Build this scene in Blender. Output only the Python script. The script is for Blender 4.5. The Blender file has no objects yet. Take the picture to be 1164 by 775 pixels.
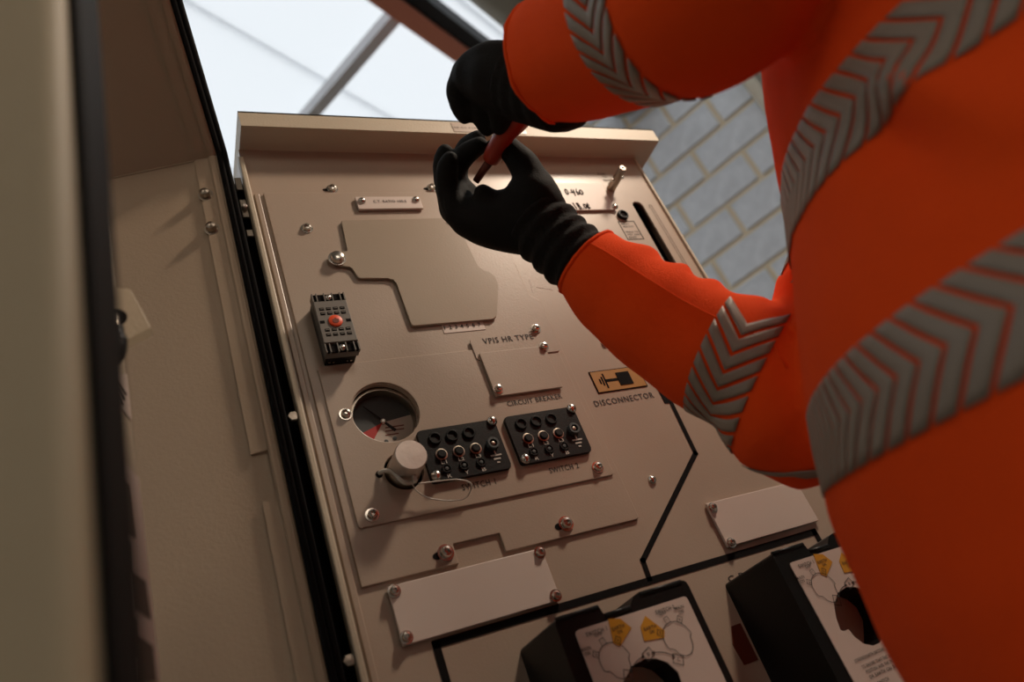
import bpy, bmesh, math, random
from mathutils import Vector, Matrix, noise
from mathutils.bvhtree import BVHTree
random.seed(7)
S = bpy.context.scene
COL = S.collection
R = math.radians

# ------------------------------------------------------------------ camera
F = 858.59
HX = Vector((.88424158, -.09267407, .45774266))     # panel horizontal, in camera axes (x right, y down, z forward)
VZ = Vector((-.33771422, -.80387552, .48962563))    # panel vertical
DY = Vector((-.32259252, .58753354, .74211751))     # into the panel
D = .65
CAM = Vector((0, -D, .95))
cam = bpy.data.cameras.new('camera'); co = bpy.data.objects.new('camera', cam); COL.objects.link(co)
right = Vector((HX[0], DY[0], VZ[0])); up = -Vector((HX[1], DY[1], VZ[1])); back = -Vector((HX[2], DY[2], VZ[2]))
co.matrix_world = Matrix(((right[0], up[0], back[0], CAM[0]), (right[1], up[1], back[1], CAM[1]), (right[2], up[2], back[2], CAM[2]), (0, 0, 0, 1)))
cam.sensor_width = 36; cam.lens = F / 1164 * 36; cam.clip_start = .02; cam.clip_end = 100
cam.dof.use_dof = True; cam.dof.focus_distance = .81; cam.dof.aperture_fstop = 3.9
S.camera = co

def ray(x, y):
    r = Vector(((x - 582) / F, (y - 387.5) / F, 1)); return Vector((HX.dot(r), DY.dot(r), VZ.dot(r)))
def at(x, y, z): return CAM + ray(x, y) * z                     # pixel + distance along the lens axis
def P(x, y, Y=0): r = ray(x, y); return CAM + r * ((D + Y) / r[1])   # pixel on the plane at depth Y of the panel

# ------------------------------------------------------------------ light
w = bpy.data.worlds.new('world'); S.world = w; w.use_nodes = True
bg = w.node_tree.nodes['Background']; bg.inputs[0].default_value = (.93, .97, 1.0, 1); bg.inputs[1].default_value = 1.35
def area(name, loc, target, size, power, col):
    l = bpy.data.lights.new(name, 'AREA'); l.energy = power; l.size = size; l.color = col
    o = bpy.data.objects.new(name, l); COL.objects.link(o); o.location = loc
    o.rotation_euler = (Vector(target) - Vector(loc)).to_track_quat('-Z', 'Y').to_euler(); return o
area('flood_light', (1.15, -.62, 2.40), (.40, 0, 1.45), .16, 15, (1, .82, .64))
area('front_fill', (1.0, -3.4, 3.1), (.2, 0, 1.3), .9, 9.5, (1, .85, .69))  # frontal light inferred from the hand's shadow on the panel
area('front_fill', (-1.7, -2.6, 2.9), (.4, -.3, 1.3), .9, 9, (1, .85, .69))  # added fill to brighten the torso, no such lamp known
S.view_settings.view_transform = 'Standard'; S.view_settings.look = 'None'; S.view_settings.gamma = 1
S.view_settings.exposure = 0; S.view_settings.use_curve_mapping = False

# ------------------------------------------------------------------ materials
def mat(name, col, rough=.5, metal=0., bump=0., bscale=200., var=0., vscale=6., sheen=0., spec=.5, detail=3., trans=0., coat=0.):
    m = bpy.data.materials.new(name); m.use_nodes = True; nt = m.node_tree; b = nt.nodes['Principled BSDF']
    b.inputs['Base Color'].default_value = (*col, 1); b.inputs['Roughness'].default_value = rough; b.inputs['Metallic'].default_value = metal
    b.inputs['Specular IOR Level'].default_value = spec
    if sheen: b.inputs['Sheen Weight'].default_value = sheen; b.inputs['Sheen Roughness'].default_value = .4; b.inputs['Sheen Tint'].default_value = (*[min(1, c * 1.3 + .05) for c in col], 1)
    if coat: b.inputs['Coat Weight'].default_value = coat
    tc = nt.nodes.new('ShaderNodeTexCoord')
    if bump:
        n = nt.nodes.new('ShaderNodeTexNoise'); n.inputs['Scale'].default_value = bscale; n.inputs['Detail'].default_value = detail
        nt.links.new(tc.outputs['Object'], n.inputs['Vector'])
        bp = nt.nodes.new('ShaderNodeBump'); bp.inputs['Strength'].default_value = bump; bp.inputs['Distance'].default_value = .002
        nt.links.new(n.outputs['Fac'], bp.inputs['Height']); nt.links.new(bp.outputs['Normal'], b.inputs['Normal'])
    if var:
        n = nt.nodes.new('ShaderNodeTexNoise'); n.inputs['Scale'].default_value = vscale; n.inputs['Detail'].default_value = 5
        nt.links.new(tc.outputs['Object'], n.inputs['Vector'])
        mx = nt.nodes.new('ShaderNodeMix'); mx.data_type = 'RGBA'
        mx.inputs[6].default_value = (*[c * (1 - var) for c in col], 1); mx.inputs[7].default_value = (*[min(1, c * (1 + var)) for c in col], 1)
        nt.links.new(n.outputs['Fac'], mx.inputs[0]); nt.links.new(mx.outputs[2], b.inputs['Base Color'])
    return m
M = dict(
    paint=mat('beige_powder_coat', (.42, .325, .255), .36, bump=.07, bscale=420, var=.04, vscale=9),
    paint2=mat('beige_textured_coat', (.52, .44, .33), .5, bump=.2, bscale=350, var=.06, vscale=5),
    door=mat('enclosure_coat', (.43, .32, .225), .6, bump=.12, bscale=300, var=.08, vscale=4),
    olive=mat('olive_grey_coat', (.40, .34, .235), .6, bump=.1, bscale=250),
    rubber=mat('black_rubber', (.008, .007, .007), .75, spec=.15),
    black=mat('black_plastic', (.006, .006, .006), .42, bump=.1, bscale=500, spec=.25),
    blackp=mat('black_paint', (.008, .006, .006), .85, spec=.12),
    print=mat('dark_print', (.035, .025, .022), .7),
    white_print=mat('white_print', (.55, .5, .45), .6),
    label=mat('white_label', (.64, .53, .47), .45, var=.03),
    steel=mat('steel', (.62, .58, .53), .22, metal=1),
    steel_dull=mat('dull_steel', (.42, .36, .30), .35, metal=1),
    alu=mat('aluminium_cap', (.62, .55, .50), .42, metal=.75, bump=.1),
    relay=mat('grey_plastic', (.16, .14, .12), .5),
    flag=mat('orange_flag', (.85, .085, .02), .4),
    yellow=mat('yellow_print', (.62, .29, .02), .5),
    amber=mat('amber_label', (.42, .19, .025), .5),
    gdark=mat('gauge_dark', (.045, .05, .052), .6), gwhite=mat('gauge_white', (.52, .45, .40), .6), gred=mat('gauge_red', (.42, .015, .012), .6),
    nylon=mat('nylon_tie', (.62, .57, .50), .3),
    fabric=mat('orange_fleece', (.96, .086, .010), .92, bump=.5, bscale=900, var=.05, vscale=30, sheen=.3, spec=.1),
    tape=mat('grey_reflective_tape', (.27, .225, .18), .55, bump=.12, bscale=900, spec=.4),
    glove=mat('black_glove', (.008, .007, .006), .75, bump=.35, bscale=700, spec=.16),
    knit=mat('black_knit', (.009, .008, .007), .9, bump=.6, bscale=500, sheen=.08, spec=.2),
    red=mat('red_handle', (.42, .035, .014), .38), shaft=mat('dark_shaft', (.16, .035, .02), .4, metal=.3),
    block=mat('grey_block', (.76, .78, .82), .9, bump=.8, bscale=60, var=.2, vscale=16),
    mortar=mat('tan_mortar', (.84, .70, .50), .95, bump=.6, bscale=40),
    wallp=mat('hall_wall', (.5, .46, .40), .9, var=.05), tan=mat('tan_pipe', (.62, .54, .42), .6),
    olivewall=mat('olive_duct', (.26, .235, .185), .6),
    floor=mat('concrete_floor', (.32, .29, .26), .8, bump=.3, bscale=30, var=.15, vscale=2),
    beam=mat('red_oxide_paint', (.6, .2, .12), .7), beam_shade=mat('beam_shade_black', (.008, .006, .006), .7), purlin=mat('galvanised', (.6, .6, .62), .5),
    pict=mat('brown_print', (.11, .08, .06), .7), skin=mat('skin', (.55, .30, .20), .6), hair=mat('dark_hair', (.03, .02, .015), .8), trous=mat('navy_trousers', (.02, .025, .04), .9), boot=mat('boot', (.02, .015, .01), .6),
)
def emissive_free_roof():
    m = bpy.data.materials.new('translucent_roof_sheet'); m.use_nodes = True; nt = m.node_tree; nt.nodes.clear()
    o = nt.nodes.new('ShaderNodeOutputMaterial'); t = nt.nodes.new('ShaderNodeBsdfTranslucent'); t.inputs[0].default_value = (.82, .84, .86, 1)
    d = nt.nodes.new('ShaderNodeBsdfDiffuse'); d.inputs[0].default_value = (.8, .8, .8, 1); mx = nt.nodes.new('ShaderNodeMixShader'); mx.inputs[0].default_value = .2
    nt.links.new(t.outputs[0], mx.inputs[1]); nt.links.new(d.outputs[0], mx.inputs[2]); nt.links.new(mx.outputs[0], o.inputs[0]); return m
M['roof'] = emissive_free_roof()
def glass():
    m = bpy.data.materials.new('clear_acrylic'); m.use_nodes = True; nt = m.node_tree; nt.nodes.clear()
    o = nt.nodes.new('ShaderNodeOutputMaterial'); t = nt.nodes.new('ShaderNodeBsdfTransparent'); t.inputs[0].default_value = (.93, .92, .9, 1)
    g = nt.nodes.new('ShaderNodeBsdfGlossy'); g.inputs['Roughness'].default_value = .12; fr = nt.nodes.new('ShaderNodeFresnel'); fr.inputs[0].default_value = 1.3
    mx = nt.nodes.new('ShaderNodeMixShader'); nt.links.new(fr.outputs[0], mx.inputs[0]); nt.links.new(t.outputs[0], mx.inputs[1]); nt.links.new(g.outputs[0], mx.inputs[2]); nt.links.new(mx.outputs[0], o.inputs[0]); return m
M['glass'] = glass()

# ------------------------------------------------------------------ helpers
def tag(o, label=None, cat=None, group=None, kind=None):
    for k, v in (('label', label), ('category', cat), ('group', group), ('kind', kind)):
        if v: o[k] = v
    return o
def link(name, me, m=None, parent=None, smooth=False):
    o = bpy.data.objects.new(name, me); COL.objects.link(o)
    if m and not me.materials: me.materials.append(M[m] if isinstance(m, str) else m)
    if smooth:
        for p in me.polygons: p.use_smooth = True
    if parent: o.parent = parent; o.matrix_parent_inverse = Matrix.Translation(-parent.location) if parent.type == 'EMPTY' else parent.matrix_world.inverted()
    return o
def thing(name, loc, label, cat, group=None):
    o = bpy.data.objects.new(name, None); COL.objects.link(o); o.location = loc; o.empty_display_size = .05
    return tag(o, label, cat, group)
def from_bm(name, bm, m, parent=None, smooth=False):
    bmesh.ops.recalc_face_normals(bm, faces=bm.faces)
    me = bpy.data.meshes.new(name); bm.to_mesh(me); bm.free()
    return link(name, me, m, parent, smooth)
def shade(o, ang=35):
    me = o.data
    for p in me.polygons: p.use_smooth = True
    me.set_sharp_from_angle(angle=R(ang)); return o
def bx(bm, x0, x1, y0, y1, z0, z1):
    v = [bm.verts.new((x, y, z)) for x in (x0, x1) for y in (y0, y1) for z in (z0, z1)]
    for f in ((0, 1, 3, 2), (4, 6, 7, 5), (0, 4, 5, 1), (2, 3, 7, 6), (0, 2, 6, 4), (1, 5, 7, 3)): bm.faces.new([v[i] for i in f])
    return v
def box(name, x0, x1, y0, y1, z0, z1, m, parent=None, bev=0.):
    bm = bmesh.new(); bx(bm, x0, x1, y0, y1, z0, z1)
    if bev: bmesh.ops.bevel(bm, geom=bm.edges[:], offset=bev, segments=2, affect='EDGES', profile=.5)
    return from_bm(name, bm, m, parent)
def rounded(pts, r, n=4):
    out = []; N = len(pts); rr = r if isinstance(r, (list, tuple)) else [r] * N
    for i in range(N):
        p = Vector(pts[i]); a = Vector(pts[i - 1]); c = Vector(pts[(i + 1) % N]); q = rr[i]
        if q <= 0: out.append(tuple(p)); continue
        d1 = (a - p); d2 = (c - p); q = min(q, d1.length * .49, d2.length * .49); A = p + d1.normalized() * q; C = p + d2.normalized() * q
        for k in range(n + 1):
            t = k / n; out.append(tuple((1 - t) ** 2 * A + 2 * t * (1 - t) * p + t * t * C))
    return out
def circle(cx, cz, r, n=32, rz=None): return [(cx + r * math.cos(2 * math.pi * k / n), cz + (rz or r) * math.sin(2 * math.pi * k / n)) for k in range(n)]
def plate(name, loops, yb, yf, m, parent=None, bev=0., smooth=False):
    """XZ outline (with holes) extruded from yb (back) to yf (front, smaller y)."""
    bm = bmesh.new(); edges = []; L = []
    if not isinstance(loops[0][0], (list, tuple, Vector)): loops = [loops]
    for lp in loops:
        vs = [bm.verts.new((p[0], yf, p[1])) for p in lp]; L.append(vs)
        for i in range(len(vs)): edges.append(bm.edges.new((vs[i - 1], vs[i])))
    if len(loops) == 1: bm.faces.new(L[0])
    else: bmesh.ops.triangle_fill(bm, use_beauty=True, use_dissolve=False, edges=edges)
    front = bm.faces[:]
    outer = [e for e in edges]
    for vs in L:
        bk = [bm.verts.new((v.co.x, yb, v.co.z)) for v in vs]
        for i in range(len(vs)): bm.faces.new((vs[i - 1], vs[i], bk[i], bk[i - 1]))
        if len(loops) == 1: bm.faces.new(bk)
    if bev: bmesh.ops.bevel(bm, geom=[e for e in edges if e.is_valid], offset=bev, segments=2, affect='EDGES', profile=.5)
    return from_bm(name, bm, m, parent)
def rect(tl, br): return [(tl[0], br[1]), (br[0], br[1]), (br[0], tl[1]), (tl[0], tl[1])]
def prect(tl, br, Y=0):
    a = P(*tl, Y); b = P(*br, Y); return [(a.x, b.z), (b.x, b.z), (b.x, a.z), (a.x, a.z)]
def lathe_bm(prof, n=24, axis=Vector((0, -1, 0)), org=Vector((0, 0, 0)), bm=None):
    """prof: (radius, distance along axis)"""
    bm = bm or bmesh.new(); q = Vector((0, 0, 1)).rotation_difference(axis.normalized()); rings = []
    for r, h in prof:
        rings.append([bm.verts.new(org + q @ Vector((r * math.cos(2 * math.pi * k / n), r * math.sin(2 * math.pi * k / n), h))) for k in range(n)])
    for a, b in zip(rings, rings[1:]):
        for k in range(n): bm.faces.new((a[k - 1], a[k], b[k], b[k - 1]))
    bm.faces.new(rings[0]); bm.faces.new(rings[-1]); return bm
def lathe(name, prof, m, parent=None, axis=(0, -1, 0), org=(0, 0, 0), n=24, ang=40):
    return shade(from_bm(name, lathe_bm(prof, n, Vector(axis), Vector(org)), m, parent), ang)
def spline(pts, n=8):
    pts = [Vector(p) for p in pts]; out = []
    for i in range(len(pts) - 1):
        p0 = pts[max(i - 1, 0)]; p1 = pts[i]; p2 = pts[i + 1]; p3 = pts[min(i + 2, len(pts) - 1)]
        for k in range(n):
            t = k / n; out.append(.5 * ((2 * p1) + (p2 - p0) * t + (2 * p0 - 5 * p1 + 4 * p2 - p3) * t * t + (3 * p1 - p0 - 3 * p2 + p3) * t ** 3))
    out.append(pts[-1]); return out
def tube_bm(pts, rad, n=8, bm=None, cap=True):
    bm = bm or bmesh.new(); pts = [Vector(p) for p in pts]; N = len(pts); rr = rad if isinstance(rad, (list, tuple)) else [rad] * N
    nrm = None; rings = []
    for i, p in enumerate(pts):
        t = (pts[min(i + 1, N - 1)] - pts[max(i - 1, 0)]).normalized()
        if nrm is None: nrm = t.orthogonal().normalized()
        nrm = (nrm - t * nrm.dot(t)).normalized(); b = t.cross(nrm)
        rings.append([bm.verts.new(p + (nrm * math.cos(2 * math.pi * k / n) + b * math.sin(2 * math.pi * k / n)) * rr[i]) for k in range(n)])
    for a, b in zip(rings, rings[1:]):
        for k in range(n): bm.faces.new((a[k - 1], a[k], b[k], b[k - 1]))
    if cap: bm.faces.new(rings[0]); bm.faces.new(rings[-1])
    return bm
def tube(name, pts, rad, m, parent=None, n=8): return from_bm(name, tube_bm(pts, rad, n), m, parent, True)
DG = None
def realise(o):
    dg = bpy.context.evaluated_depsgraph_get(); me = bpy.data.meshes.new_from_object(o.evaluated_get(dg)); return me
_font = {}
def text_verts(s):
    if s not in _font:
        cu = bpy.data.curves.new('t', 'FONT'); cu.body = s; cu.resolution_u = 2; cu.align_x = 'LEFT'; cu.space_character = 1.15; cu.offset = .012
        o = bpy.data.objects.new('t', cu); COL.objects.link(o); bpy.context.view_layer.update()
        me = realise(o); _font[s] = ([v.co.copy() for v in me.vertices], [tuple(p.vertices) for p in me.polygons])
        bpy.data.objects.remove(o); bpy.data.curves.remove(cu); bpy.data.meshes.remove(me)
    return _font[s]
def text(name, s, x0, z0, x1, z1, y, m, parent, rot=0.):
    v, f = text_verts(s); a = min(p.x for p in v); b = max(p.x for p in v); c = min(p.y for p in v); d = max(p.y for p in v)
    cx, cz = (x0 + x1) / 2, (z0 + z1) / 2; cr, sr = math.cos(rot), math.sin(rot); vs = []
    for p in v:
        u = ((p.x - a) / (b - a) - .5) * (x1 - x0); t = ((p.y - c) / (d - c) - .5) * (z1 - z0)
        vs.append((cx + u * cr - t * sr, y, cz + u * sr + t * cr))
    me = bpy.data.meshes.new(name); me.from_pydata(vs, [], f); return link(name, me, m, parent)
def ptext(s, a, b, h, Y, m, parent, name='lettering'):
    """text whose baseline runs from pixel a to pixel b, h metres tall, on plane Y"""
    A = P(*a, Y); B = P(*b, Y); z = (A.z + B.z) / 2; return text(name, s, A.x, z, B.x, z + h, Y - .0004, m, parent)
def stroke(name, pts, wdt, y, m, parent, closed=False):
    bm = bmesh.new(); N = len(pts); n = N if closed else N - 1
    for i in range(n):
        a = Vector(pts[i]); b = Vector(pts[(i + 1) % N]); d = (b - a)
        if d.length < 1e-6: continue
        d.normalize(); nn = Vector((-d.y, d.x)) * wdt / 2; e = d * wdt * .4
        q = [a - e + nn, a - e - nn, b + e - nn, b + e + nn]; bm.faces.new([bm.verts.new((p.x, y, p.y)) for p in q])
    me = bpy.data.meshes.new(name); bm.to_mesh(me); bm.free(); return link(name, me, m, parent)

# screws: shared meshes, an object each
def screw_mesh(kind):
    bm = bmesh.new()
    if kind == 'socket':
        lathe_bm([(.0062, 0), (.0062, .0010), (.0044, .0011), (.0044, .003), (.0036, .0046), (.0020, .0050), (.0020, .0028)], 18, bm=bm)
    elif kind == 'dome': lathe_bm([(.0048, 0), (.0048, .0006), (.0040, .0022), (.0024, .0034), (.0008, .0037)], 16, bm=bm)
    elif kind == 'bolt':
        lathe_bm([(.0068, 0), (.0068, .0012), (.0001, .0013)], 18, bm=bm); lathe_bm([(.0052, .001), (.0052, .0055), (.0001, .0058)], 6, bm=bm)
    elif kind == 'slot':
        lathe_bm([(.0090, 0), (.0090, .0012), (.0072, .0013), (.0064, .0052), (.0050, .0060), (.0001, .0060)], 24, bm=bm)
    bmesh.ops.recalc_face_normals(bm, faces=bm.faces)
    me = bpy.data.meshes.new('screw'); bm.to_mesh(me); bm.free(); me.materials.append(M['steel' if kind != 'bolt' else 'steel_dull'])
    for p in me.polygons: p.use_smooth = True
    me.set_sharp_from_angle(angle=R(35)); return me
SM = {k: screw_mesh(k) for k in ('socket', 'dome', 'bolt', 'slot')}
def screw(p, kind, parent, scale=1., name='screw'):
    o = bpy.data.objects.new(name, SM[kind]); COL.objects.link(o); o.location = p; o.scale = (scale * 1.12,) * 3; o.rotation_euler[1] = random.uniform(0, 3)
    o.parent = parent; o.matrix_parent_inverse = Matrix.Translation(-parent.location) if parent.type == 'EMPTY' else Matrix()
    return o
def pscrew(px, py, Y, kind, parent, scale=1.): return screw(P(px, py, Y), kind, parent, scale)

# ------------------------------------------------------------------ the hall (rotated 28.6 degrees to the cabinet)
U = Vector((.878, .479, 0)); N = Vector((-.479, .878, 0)); O = Vector((CAM.x, CAM.y, 0))
def UN(u, n, z): return O + U * u + N * n + Vector((0, 0, z))
def hbox(name, u0, u1, n0, n1, z0, z1, m, parent=None, bev=0.):
    bm = bmesh.new(); v = bx(bm, u0, u1, n0, n1, z0, z1)
    if bev: bmesh.ops.bevel(bm, geom=bm.edges[:], offset=bev, segments=1, affect='EDGES')
    for q in bm.verts: q.co = UN(*q.co)
    return from_bm(name, bm, m, parent)
RZ = 5.15; UW = 4.20
tag(hbox('floor', -5.2, UW + .3, -4.7, 6.2, -.1, 0, 'floor'), kind='structure')
tag(hbox('wall_left', -5.2, -5.0, -4.7, 6.2, 0, RZ, 'wallp'), kind='structure')
tag(hbox('wall_back', -5.0, UW, 6.0, 6.2, 0, RZ, 'wallp'), kind='structure')
tag(hbox('wall_front', -5.0, UW, -4.7, -4.5, 0, RZ, 'wallp'), kind='structure')
wr = tag(hbox('wall_right', UW + .012, UW + .25, -4.7, 6.2, 0, RZ, 'mortar'), kind='structure')
# concrete blocks, a mesh shared by all; the nearest courses in view
bm = bmesh.new(); bx(bm, 0, .02, -.239, .239, -.107, .107)
bmesh.ops.bevel(bm, geom=bm.edges[:], offset=.006, segments=1, affect='EDGES')
for q in bm.verts: q.co = U * q.co.x + N * q.co.y + Vector((0, 0, q.co.z))
bmesh.ops.recalc_face_normals(bm, faces=bm.faces)
bme = bpy.data.meshes.new('block'); bm.to_mesh(bme); bm.free(); bme.materials.append(M['block'])
n0 = N.dot(P(0, 0) - O) * 0
for c in range(20):
    zc = .04 + .1225 + c * .245
    if zc < 1.6: continue
    for k in range(-3, 9):
        nn = .10 + k * .51 + (.255 if c % 2 else 0)
        if nn < -.75 or nn > 3.2: continue
        o = bpy.data.objects.new('block', bme); COL.objects.link(o); o.location = UN(UW - .004 + random.uniform(-.002, .002), nn, zc); o.parent = wr
# ceiling: translucent sheets with lapped joints
cl = bpy.data.objects.new('ceiling', None); COL.objects.link(cl); tag(cl, kind='structure')
nj = 2.05
for k in range(-7, 5):
    a = nj + k * .95; b = a + .95
    for u0_, u1_, m_ in (((-5, 1.9, 'roof' if k >= -2 else 'wallp'), (1.9, UW, 'roof'))):
        sb = bmesh.new(); v = [sb.verts.new(UN(*p)) for p in ((u0_, a + .006, RZ), (u1_, a + .006, RZ), (u1_, b - .006, RZ + .012), (u0_, b - .006, RZ + .012))]
        sb.faces.new(v); from_bm('roof_sheet', sb, m_, cl)
        hbox('joint_strip', u0_, u1_, a - .010, a + .010, RZ + .012, RZ + .02, m_, cl)
for i, u in enumerate((2.615, -.6, -3.6)):
    p = tag(bpy.data.objects.new('trim_%d' % (i + 1), None), kind='structure'); COL.objects.link(p)
    hbox('purlin_web', u + .030, u + .036, -4.5, 6.0, RZ - .13, RZ - .002, 'purlin', p)
    hbox('purlin_flange', u, u + .075, -4.5, 6.0, RZ - .136, RZ - .13, 'purlin', p)
bt = tag(bpy.data.objects.new('trim_4', None), kind='structure'); COL.objects.link(bt)
hbox('beam_bottom_flange', -5, UW, 1.213, 1.323, 4.80, 4.815, 'beam', bt)
hbox('beam_web', -5, UW, 1.262, 1.274, 4.815, RZ - .15, 'beam', bt)
hbox('beam_top_flange', -5, UW, 1.213, 1.323, RZ - .15, RZ - .137, 'beam', bt)
tr = thing('beam_shade_box', UN(1.9, 1.18, 4.84), 'black box added for the shade along the web of the red-brown roof beam', 'added shade box')  # added box, its black stands for the shade on the beam web
hbox('beam_shade', -4.9, UW - .05, 1.128, 1.212, 4.835, 4.99, 'beam_shade', tr)
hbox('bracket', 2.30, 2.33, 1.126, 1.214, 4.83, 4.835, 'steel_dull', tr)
lathe('air_duct', [(.19, 0), (.19, 8.9)], 'olivewall', None, U, UN(-4.8, .73, 4.62), 32)
tag(bpy.data.objects['air_duct'], 'round olive-grey duct under the roof beyond the red-brown beam', 'duct')
# vertical pipe and darker return at the end of the block wall
q = ray(866, 110); t = (UW - .05) / (q.x * U.x + q.y * U.y); hit = CAM + q * t; npipe = N.dot(hit - O)
lathe('wall_pipe', [(.042, 0), (.042, RZ - .01)], 'tan', None, (0, 0, 1), UN(UW - .05, npipe, 0), 16)
tag(bpy.data.objects['wall_pipe'], 'tan vertical pipe at the end of the grey block wall', 'pipe')
tag(hbox('trim_5', UW - .035, UW + .012, -4.5, npipe - .045, 0, RZ, 'olivewall'), kind='structure')

# ------------------------------------------------------------------ switchgear cabinet
Z0 = CAM.z
cab = thing('switchgear_cabinet', (.44, .2, 0), 'beige metal switchgear cabinet with projecting hood and screwed front panel', 'switchgear')
gc = P(438.5, 467.6, -.005); GR = .0345
kc = P(459.4, 535, -.005); KR = .0195
sl0, sl1 = P(725.5, 234, 0), P(805, 372, 0)
hole_g = circle(gc.x, gc.z, GR, 48); hole_k = circle(kc.x, kc.z, KR, 28); sw = .0092
slot = [(sl0.x + sw * math.cos(a), sl0.z + sw * math.sin(a)) for a in [math.pi * k / 10 for k in range(11)]] + [(sl1.x + sw * math.cos(a), sl1.z + sw * math.sin(a)) for a in [math.pi + math.pi * k / 10 for k in range(11)]]
XL, XR, ZT = .147, .739, Z0 + .746
plate('front_panel', [[(XL, .25), (XR, .25), (XR, ZT), (XL, ZT)], hole_g, hole_k, slot], .003, 0, 'paint', cab)
b = bmesh.new(); bx(b, XL, XL + .003, .003, .42, .1, ZT); bx(b, XR - .003, XR, .003, .42, .1, ZT); bx(b, XL, XR, .417, .42, .1, ZT); bx(b, XL, XR, .003, .42, .1, .103)
from_bm('cabinet_body', b, 'paint', cab)
box('plinth', XL + .02, XR - .02, .02, .40, 0, .1, 'blackp', cab); box('lower_panel', XL, XR, 0, .003, .1, .249, 'paint', cab)
plate('side_lip', rounded([(.1435, .12), (.1495, .12), (.1495, ZT - .02), (.1435, ZT - .02)], 0), .004, -.008, 'paint2', cab, bev=.0015)
plate('edge_rib', [(.1525, .13), (.1585, .13), (.1585, Z0 + .668), (.1525, Z0 + .668)], 0, -.003, 'paint', cab, bev=.001)
b = bmesh.new(); bx(b, .1482, .7666, -.037, -.0345, ZT, ZT + .026); bx(b, .1482, .7666, -.037, .44, ZT + .0235, ZT + .026); bx(b, .1482, .7666, -.0345, .44, ZT, ZT + .002)
bx(b, .1482, .1505, -.0345, .44, ZT + .002, ZT + .0235); bx(b, .7643, .7666, -.0345, .44, ZT + .002, ZT + .0235)
hood = from_bm('hood', b, 'paint2', cab)
a = P(511, 137.5, -.037); c = P(601, 156, -.037)
plate('hood_label', [(a.x, ZT + .003), (c.x, ZT + .003), (c.x, ZT + .021), (a.x, ZT + .021)], -.037, -.0376, 'paint', hood)
ptext('USE ALL 4 LIFTING EYES TO LIFT UNIT', (515, 145.6), (590.5, 148.2), .0024, -.0376, 'print', hood)
plate('right_edge_lip', [(XR - .004, .13), (XR, .13), (XR, ZT - .001), (XR - .004, ZT - .001)], .002, -.0035, 'paint2', cab, bev=.001)
for px, py in ((776, 267), (806, 318)):
    p = P(px, py, .0); screw((XR + .004, .006, p.z), 'bolt', cab, .7, 'side_bolt')

YI = -.003; YS = -.0052
notch = [P(521, 641.4), P(516.5, 619), P(566.5, 607), P(574, 627.7)]
ZB = Z0 + .191
inst = [(.163, ZB), (notch[0].x, ZB), (notch[0].x, notch[1].z), (notch[3].x, notch[1].z), (notch[3].x, ZB), (.459, ZB), (.459, P(612.5, 343).z), (.4475, P(601, 336).z), (.4475, Z0 + .670), (.163, Z0 + .670)]
inst = rounded(inst, [.001] * 5 + [.004, .003, .003, .002, .002], 2)
ip = plate('instrument_plate', [inst, hole_g, hole_k], 0, YI, 'paint', cab, bev=.0008)
for px, py, kx in ((377.6, 215.2, -7), (491, 214, -8)):
    p = P(px, py, 0); screw(p, 'socket', cab)
    plate('keyhole', circle(p.x - .008, p.z - .001, .0042, 12, .0022), 0, -.0004, 'blackp', cab)
for px, py in ((506.5, 628.5), (643, 595.5)):
    p = P(px, py, YI); screw(p, 'socket', ip, 1.15); plate('keyhole', circle(p.x - .008, p.z - .001, .0050, 12, .0035), YI, YI - .0004, 'blackp', ip)
pscrew(348.7, 260, YI, 'socket', ip)
# small engraved lines on the panel
for a_, c_ in (((602, 318), (606, 332)), ((610, 326), (628, 329))):
    A = P(*a_, 0); C = P(*c_, 0); stroke('scratch_mark', [(A.x, A.z), (C.x, C.z)], .0008, -.0003, 'label', cab)

ZS0, ZS1 = Z0 + .2425, Z0 + .4195
sp = plate('switch_plate', [rounded(rect((.1725, ZS1), (.4515, ZS0)), .006), hole_g, hole_k], YI, YS, 'paint', cab, bev=.0008)
for px, py in ((392.8, 471.1), (423, 585.6), (679, 531.4)): pscrew(px, py, YS, 'socket', sp, .95)
vp0 = P(530.5, 379, YS); vp1 = P(627, 378, YS)
vs = plate('clear_strip', rounded([(vp0.x, Z0 + .404), (vp1.x, Z0 + .404), (vp1.x, Z0 + .4335), (vp0.x, Z0 + .4335)], .004), YS, YS - .0012, 'paint', sp, bev=.0004)
ptext('VPIS HR TYPE', (550, 391.0), (607, 385.5), .0078, YS - .0012, 'print', sp)
pscrew(608.8, 374, YS - .0012, 'socket', sp, .9)
ptext('CIRCUIT BREAKER', (577.5, 462), (639.5, 452.8), .0062, YS, 'print', sp)
ptext('SWITCH 1', (526.5, 558.5), (564, 549.3), .0065, YS, 'print', sp)
ptext('SWITCH 2', (625.5, 538.5), (658.5, 531.5), .0062, YS, 'print', sp)
st = P(500.5, 370.5, YI); st2 = P(552, 374, YI)
nl = plate('number_strip', prect((500.5, 366.5), (552, 374.5), YI), YI, YI - .0006, 'label', ip)
ptext('1 2 3 4 5 6 7', (505.5, 374.7), (547, 371), .0055, YI - .0006, 'print', ip)

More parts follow.
